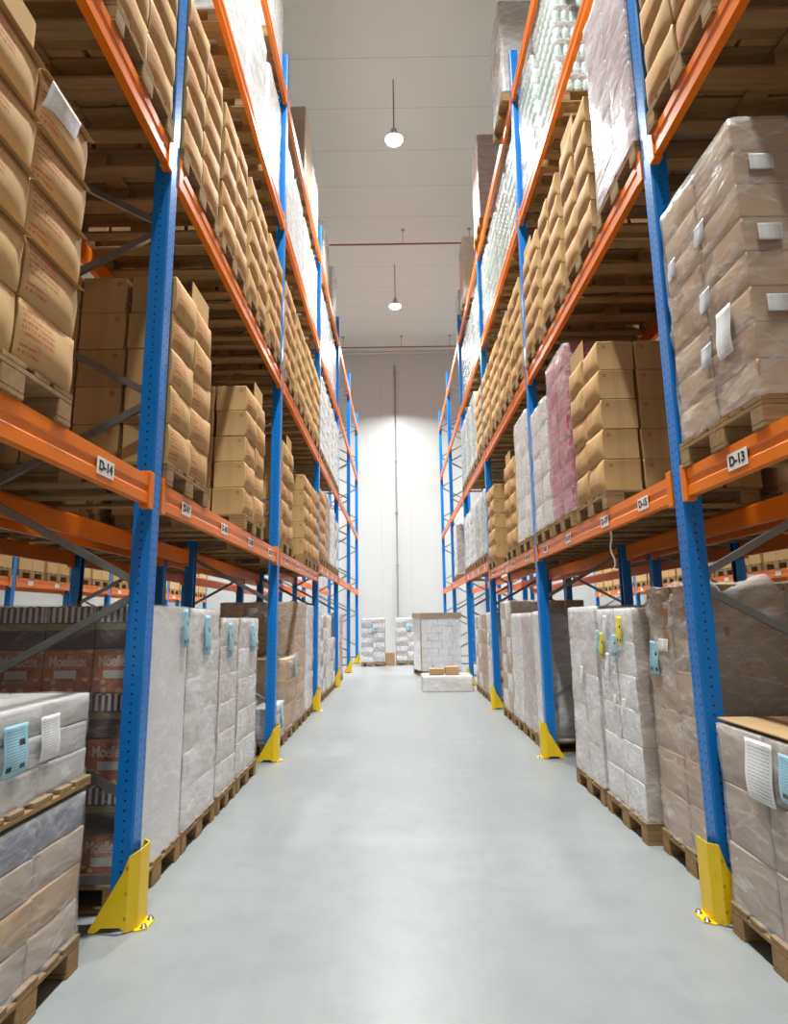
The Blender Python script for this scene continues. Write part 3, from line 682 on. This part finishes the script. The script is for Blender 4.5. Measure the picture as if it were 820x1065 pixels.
# ---- floor, right
wrapped('R', 0, 0, 4, 'wrapped tan carton load with white and blue sheets', .86, 3, T, y=(2.52, 3.36), xf=1.655, cols=2, deep=3, film='film_thin', full=True, top='kraft',
        sheets=((.50, .57, .21, .27, 'white'), (.2, .62, .16, .20, 'blue')))
wrapped('R', 0, 1, 1, 'tall brown load under messy film with blue sheet', 1.60, 6, K, y=(3.62, 4.42), xf=1.775, d=1.04, cols=2, deep=4, film='film', messy=2.5, sheets=((.84, 1.02, .14, .22, 'blue'), (.63, 1.18, .14, .08, 'white')))
wrapped('R', 0, 1, 2, 'white carton load with yellow and blue sheets', 1.47, 6, W, y=(4.49, 5.29), xf=1.70, cols=2, deep=3, film='film',
        sheets=((.28, 1.20, .11, .21, 'yell'), (.45, 1.10, .12, .17, 'blue'), (.83, 1.07, .10, .21, 'yell'), (.945, 1.10, .08, .2, 'blue'), (.69, 1.22, .08, .2, 'white'), (.69, .90, .08, .22, 'white'), (.3, .70, .06, .1, 'white'), (.55, .70, .06, .1, 'white')))
wrapped('R', 0, 1, 3, 'pale wrapped load with brown near edge', 1.50, 5, [BG, W], y=(5.36, 6.16), xf=1.70, cols=2, deep=3, film='film_thick', sheets=((.5, .8, .08, .16, 'white'),))
wrapped('R', 0, 2, 1, 'narrow white wrapped load', 1.48, 5, W, y=(7.3, 7.78), xf=1.70, cols=1, film='film_thick')
wrapped('R', 0, 2, 2, 'white wrapped load with orange near side', 1.46, 5, [M['rose']], y=(7.84, 8.5), xf=1.70, film='film_thick')
wrapped('R', 0, 2, 3, 'plain white wrapped load', 1.46, 5, W, y=(8.56, 9.3), xf=1.70, film='film_thick')
wrapped('R', 0, 2, 4, 'white and brown wrapped load', 1.66, 6, [W, K], y=(9.4, 10.2), xf=1.70, film='film')
wrapped('R', 0, 3, 1, 'white wrapped load with blue sheet', 1.5, 5, W, xf=1.70, film='film_thick', sheets=((.5, .9, .14, .3, 'blue'),))
wrapped('R', 0, 3, 2, 'brown wrapped load with white film edge', 1.48, 5, K, xf=1.70, film='film_thin')
wrapped('R', 0, 3, 3, 'pale brown wrapped load', 1.45, 5, [K, BG], xf=1.70, film='film')
# ---- first shelf, wrapped
wrapped('R', 1, 0, 4, 'brown film-wrapped carton load with white labels', 1.43, 8, K, y=(2.54, 3.42), xf=1.645, cols=2, deep=3, film='film_thin',
        sheets=((.27, .28, .13, .25, 'white'), (.45, .59, .10, .12, 'dim'), (.43, .97, .10, .12, 'dim'), (.85, .96, .09, .12, 'dim'), (.5, .30, .10, .12, 'dim')), sidesheets=((.095, 1.12, .115, .085, 'white'), (.095, .75, .115, .085, 'white'), (.095, .39, .115, .085, 'white'), (.40, 1.12, .115, .085, 'white'), (.40, .39, .115, .085, 'white')))
wrapped('R', 1, 1, 3, 'hazy wrapped load of red and pink packs', 1.66, 7, M['pink'], y=(5.52, 6.27), film='film_thin', cols=2, deep=3)
wrapped('R', 1, 1, 4, 'pale wrapped load', 1.42, 5, [W, BG], film='film', y=(6.31, 7.08))
wrapped('R', 1, 2, 1, 'tall grey-white wrapped load', 1.62, 6, [W, BG], film='film_thick')
for s in (1, 2, 3, 4): wrapped('R', 1, 3, s, 'white wrapped bottle load', 1.2, 5, W, film='film_thick', bottles=('capw', 'bottle') if s < 3 else ('capw', 'capw'), group='white bottle loads')
wrapped('R', 1, 4, 3, 'white wrapped load', 1.4, 5, W, film='film_thick')
wrapped('L', 1, 3, 2, 'dark brown wrapped load', 1.35, 6, K, film='film_thin')
wrapped('L', 1, 3, 3, 'white wrapped load', 1.2, 5, W, film='film_thick'); wrapped('L', 1, 3, 4, 'grey wrapped load', 1.1, 5, [G, W], film='film')
# ---- second shelf, wrapped
wrapped('R', 2, 1, 1, 'tall hazy wrapped load of pink packs', 1.72, 8, M['lilac'], film='film_thick', cols=2, deep=3)
for side in 'LR': wrapped(side, 2, 0, 3, 'brown wrapped carton load', 1.3, 5, K, film='film_thin')
for s in (1, 2, 3, 4): wrapped('L', 2, 3, s, 'white wrapped bottle load', 1.45, 6, W, film='film_thick', bottles=('capw', 'capw'), group='white bottle loads')
for s in (2, 3, 4): wrapped('R', 2, 3, s, 'white wrapped bottle load', 1.45, 6, W, film='film_thick', bottles=('capw', 'bottle'), group='white bottle loads')
# ---- third shelf
for s in (2, 3, 4): wrapped('L', 3, 1, s, 'white wrapped bag load', 1.35, 6, M['bag'], film='film_thick', group='white bag loads')
for s in (1, 2, 3, 4):
    wrapped('L', 3, 2, s, 'white wrapped bag load', 1.3, 6, M['bag'], film='film_thick', group='white bag loads')
    wrapped('L', 3, 3, s, 'white wrapped bottle load', 1.35, 5, W, film='film_thick', bottles=('ink', 'capw'), group='white bottle loads')
for s in (3, 4): wrapped('R', 3, 1, s, 'silvery wrapped load of green bottles', 1.5, 7, W, film='film', bottles=('capw', 'teal'), group='green bottle loads')
for s in (1, 2, 3, 4):
    wrapped('R', 3, 2, s, 'silvery wrapped load of teal bottles', 1.35, 6, W, film='film', bottles=('capw', 'teal' if s < 2 else 'bottle'), group='green bottle loads')
    wrapped('R', 3, 3, s, 'white wrapped bottle load', 1.35, 6, W, film='film', bottles=('capw', 'bottle'), group='white bottle loads')
# ---- fourth shelf
wrapped('L', 4, 1, 4, 'white wrapped load', 1.4, 5, W, film='film_thick')
wrapped('L', 4, 2, 3, 'tall brown load in hazy film', 1.55, 6, K, film='film_thin'); wrapped('L', 4, 2, 4, 'white wrapped load', 1.2, 5, W, film='film_thick')
for s, m in ((2, K), (4, W)): wrapped('L', 4, 3, s, 'hazy wrapped load', 1.4, 5, m, film='film_thick')
wrapped('R', 4, 2, 1, 'grey-white wrapped load', 1.5, 5, [W, G], film='film_thick', xf=1.56)
wrapped('R', 4, 2, 4, 'hazy wrapped load of rose packs', 1.75, 7, M['rose'], film='film_thin', xf=1.60)
wrapped('R', 4, 3, 3, 'tan wrapped load', 1.55, 5, K, film='film_thin', xf=1.62); wrapped('R', 4, 4, 1, 'grey wrapped load', 1.3, 5, G, film='film')

# ------------------------------------------------------------------ rows behind and across
for side in 'LR':
    sg = -1 if side == 'L' else 1; rz = 0 if side == 'L' else PI; xf = (XL if side == 'L' else XR) + DEPTH + .25 - .02
    for b in range(0, 4):
        for s in range(1, 5):
            y0, y1 = slot(b, s); yc = (y0 + y1) / 2
            p = f'{ORD[s]} slot after post {ORD[b]}' if b else f'{ORD[s]} slot before first post'
            for lv in (0, 1):
                if lv == 0 and b == 0: continue
                if lv == 1 and b == 3: continue
                z = 0 if lv == 0 else LV[1] + BH + .001
                pallet(sg * xf, yc, z, rz, f'pallet in row behind {SN[side]} rack, {SH[lv]}, {p}', False, 'pallets in the rows behind')
                SEED[0] += 1
                load('wrapped_pallet_load', f'dark brown load in row behind {SN[side]} rack, {SH[lv]}, {p}', 'pallet load', sg * (xf + .015), yc, z + .146, rz, .78, 1.16, (1.42 if lv == 0 else 1.45) + .06 * (s % 3), 5, 2, 2, K, 'film_thin' if lv == 0 else None, (), -1 if side == 'L' else 1, SEED[0], 'dark loads in the rows behind')
    xo = (XL if side == 'L' else XR) + 2 * DEPTH + .25 + 3.05 - .02
    for b in range(1, 6):
        for s in range(1, 5):
            y0, y1 = slot(b, s); yc = (y0 + y1) / 2; z = LV[1] + BH + .001
            pallet(sg * xo, yc, z, rz, f'pallet across the next aisle, {SN[side]} of picture, {ORD[s]} in bay {ORD[b]}', False, 'pallets across the next aisles')
            for k in range(4):
                for c in (-1, 1): put_carton(simple_carton(.398, .30, CH, M['carton']), sg * (xo + .16), yc + c * .2, z + .146 + k * CH, rz, None)

# every further carton, too many and too small to list: one object
vs, fs, base = [], [], 0
for me, mx in REST:
    vs += [mx @ v.co for v in me.vertices]; fs += [tuple(base + i for i in p.vertices) for p in me.polygons]; base = len(vs)
me = bpy.data.meshes.new('distant_cartons'); me.from_pydata([tuple(v) for v in vs], [], fs); me.materials.append(M['carton'])
tag(obj('cardboard_cartons', me), 'remaining brown cartons stacked deeper and farther along the shelves', 'cardboard boxes', None, 'stuff')

# ------------------------------------------------------------------ loads standing at the far end of the aisle
def far_load(x, y, label, w, h, rz=PI / 2, **kw):
    """front faces the camera: local +X points at -Y"""
    SEED[0] += 1
    pallet(x, y, 0, -PI / 2, 'pallet under the ' + label, False)
    return load('wrapped_pallet_load', label, 'pallet load', x, y + .015, .146, -PI / 2, w, 1.1, h, kw.pop('layers', 9), kw.pop('cols', 2), 3, kw.pop('mat', [W, G]), kw.pop('film', 'film'), kw.pop('sheets', ()), kw.pop('near', 1), SEED[0], 'film-wrapped pallet loads', **kw)
far_load(-.83, 20.5, 'grey-white wrapped load at the far end, standing beside the left guards', .78, 1.42, sheets=((.45, .95, .16, .2, 'blue'),))
far_load(.33, 21.0, 'grey-white wrapped load at the far end, right of the small brown box', .78, 1.42, sheets=((.45, .98, .16, .2, 'blue'),))
tag(obj('cardboard_carton', cached('fbx', lambda: MB().box(-.15, .15, -.15, .15, 0, .42, .01).mesh('carton', K)), None, (-.27, 21.0, .0)), 'small upright brown carton on the floor between the two far loads', 'cardboard box')
# large white carton load in the aisle, turned a little
t = thing('wrapped_pallet_load', 'large stack of white cartons with a cardboard lid standing in the aisle', 'pallet load', (.64, 16.7, .146), 0, 'film-wrapped pallet loads')
rot = math.radians(12)
pl = pallet(.64 + .45 * math.cos(rot), 16.7 + .45 * math.sin(rot), 0, -PI / 2 + rot, 'pallet under the white carton stack with a lid in the aisle', False)
t.rotation_euler = (0, 0, rot)
for k in range(7):
    off = .1 if k % 2 else 0
    xs = [0, .18 + off, .48 + off, .78 + off, 1.12]
    for i in range(4):
        w_ = xs[i + 1] - xs[i]
        obj('carton', simple_carton(.9, round(w_, 3), .2, M['bright']), t, ((xs[i] + xs[i + 1]) / 2, .46, k * .2))
obj('lid', MB().box(-.03, 1.15, -.02, .95, 0, .15, .006).mesh('lid', M['tan']), t, (0, 0, 1.405))
obj('corner_board', MB().box(-.014, 0, -.012, .05, 0, 1.40).mesh('corner_board', M['kraft']), t, (-.004, 0, 0))
o = obj('stretch_film', film_mesh(1.12, .94, 1.398, 77, M['film_clear'], .5), t, (.56, -.004, 0)); o.rotation_euler = (0, 0, -PI / 2)
# low pile in front of it
SEED[0] += 1
load('wrapped_pallet_load', 'low flat pile in shiny film in front of the white carton stack', 'pallet load', 1.06, 13.4, .004, -PI / 2, 1.08, .8, .32, 2, 2, 2, [W, BG], 'film_thick', (), 1, SEED[0], 'film-wrapped pallet loads', full=True)
tag(obj('cardboard_carton', cached('fb2', lambda: MB().box(-.16, .16, -.14, .14, 0, .12, .006).mesh('carton', K)), None, (.84, 13.7, .345)), 'flat brown carton on the low shiny pile, the one towards the aisle', 'cardboard box')
tag(obj('cardboard_carton', cached('fb3', lambda: MB().box(-.15, .15, -.14, .14, 0, .155, .006).mesh('carton', K)), None, (1.18, 13.75, .345)), 'slightly taller brown carton on the low shiny pile, towards the rack', 'cardboard box')
# loose straps hanging from the right first shelf
def strap(y, x, z, l, label):
    pts = [(x + .012 * math.sin(i * 1.1), y + .03 * math.sin(i * .8), z - l * i / 8) for i in range(9)]
    B = MB(); vs = [(px, py + s * .018, pz) for px, py, pz in pts for s in (-1, 1)]; n = len(vs)
    vs += [(a + .003, b_, c) for a, b_, c in vs]
    fs = [(2 * i, 2 * i + 1, 2 * i + 3, 2 * i + 2) for i in range(8)] + [(n + 2 * i + 2, n + 2 * i + 3, n + 2 * i + 1, n + 2 * i) for i in range(8)]
    fs += [(2 * i, 2 * i + 2, n + 2 * i + 2, n + 2 * i) for i in range(8)] + [(2 * i + 1, n + 2 * i + 1, n + 2 * i + 3, 2 * i + 3) for i in range(8)]
    B.add(vs, fs, True); tag(obj('hanging_strap', B.mesh('strap', M['strap'])), label, 'strap')
strap(8.9, 1.63, 2.47, .58, 'pale loose strap hanging over the right first-level beam past the second post')
strap(4.75, 1.70, 2.225, .30, 'short twisted strap hanging under the right first-level beam past the first post')

# ------------------------------------------------------------------ camera
f, pi_, ya, ro, h = 627.0492, .1743, -.0036, .0132, 1.566
Fw = Vector((math.sin(ya) * math.cos(pi_), math.cos(ya) * math.cos(pi_), math.sin(pi_)))
R0 = Vector((math.cos(ya), -math.sin(ya), 0)); U0 = Vector((-math.sin(ya) * math.sin(pi_), -math.cos(ya) * math.sin(pi_), math.cos(pi_)))
Rt = R0 * math.cos(ro) - U0 * math.sin(ro); Up = R0 * math.sin(ro) + U0 * math.cos(ro)
cam = bpy.data.cameras.new('camera'); co = bpy.data.objects.new('camera', cam); C.objects.link(co)
co.matrix_world = Matrix(((Rt.x, Up.x, -Fw.x, 0), (Rt.y, Up.y, -Fw.y, 0), (Rt.z, Up.z, -Fw.z, h), (0, 0, 0, 1)))
cam.sensor_fit = 'HORIZONTAL'; cam.sensor_width = 36; cam.lens = 36 * f / 820; cam.clip_start = .02; cam.clip_end = 100
S = bpy.context.scene; S.camera = co
w = bpy.data.worlds.new('world'); S.world = w; w.use_nodes = True
w.node_tree.nodes['Background'].inputs[0].default_value = (.9, .95, 1, 1); w.node_tree.nodes['Background'].inputs[1].default_value = .0
S.view_settings.view_transform = 'Standard'; S.view_settings.look = 'None'; S.view_settings.gamma = 1; S.view_settings.use_curve_mapping = False
S.view_settings.exposure = 0.74
S.cycles.use_denoising = True; S.cycles.max_bounces = 8; S.cycles.diffuse_bounces = 5; S.cycles.glossy_bounces = 3; S.cycles.transparent_max_bounces = 16; S.cycles.caustics_reflective = False
S.cycles.sample_clamp_indirect = 8
print('cartons', NCART[0], 'rest', len(REST), 'objects', len(bpy.data.objects))
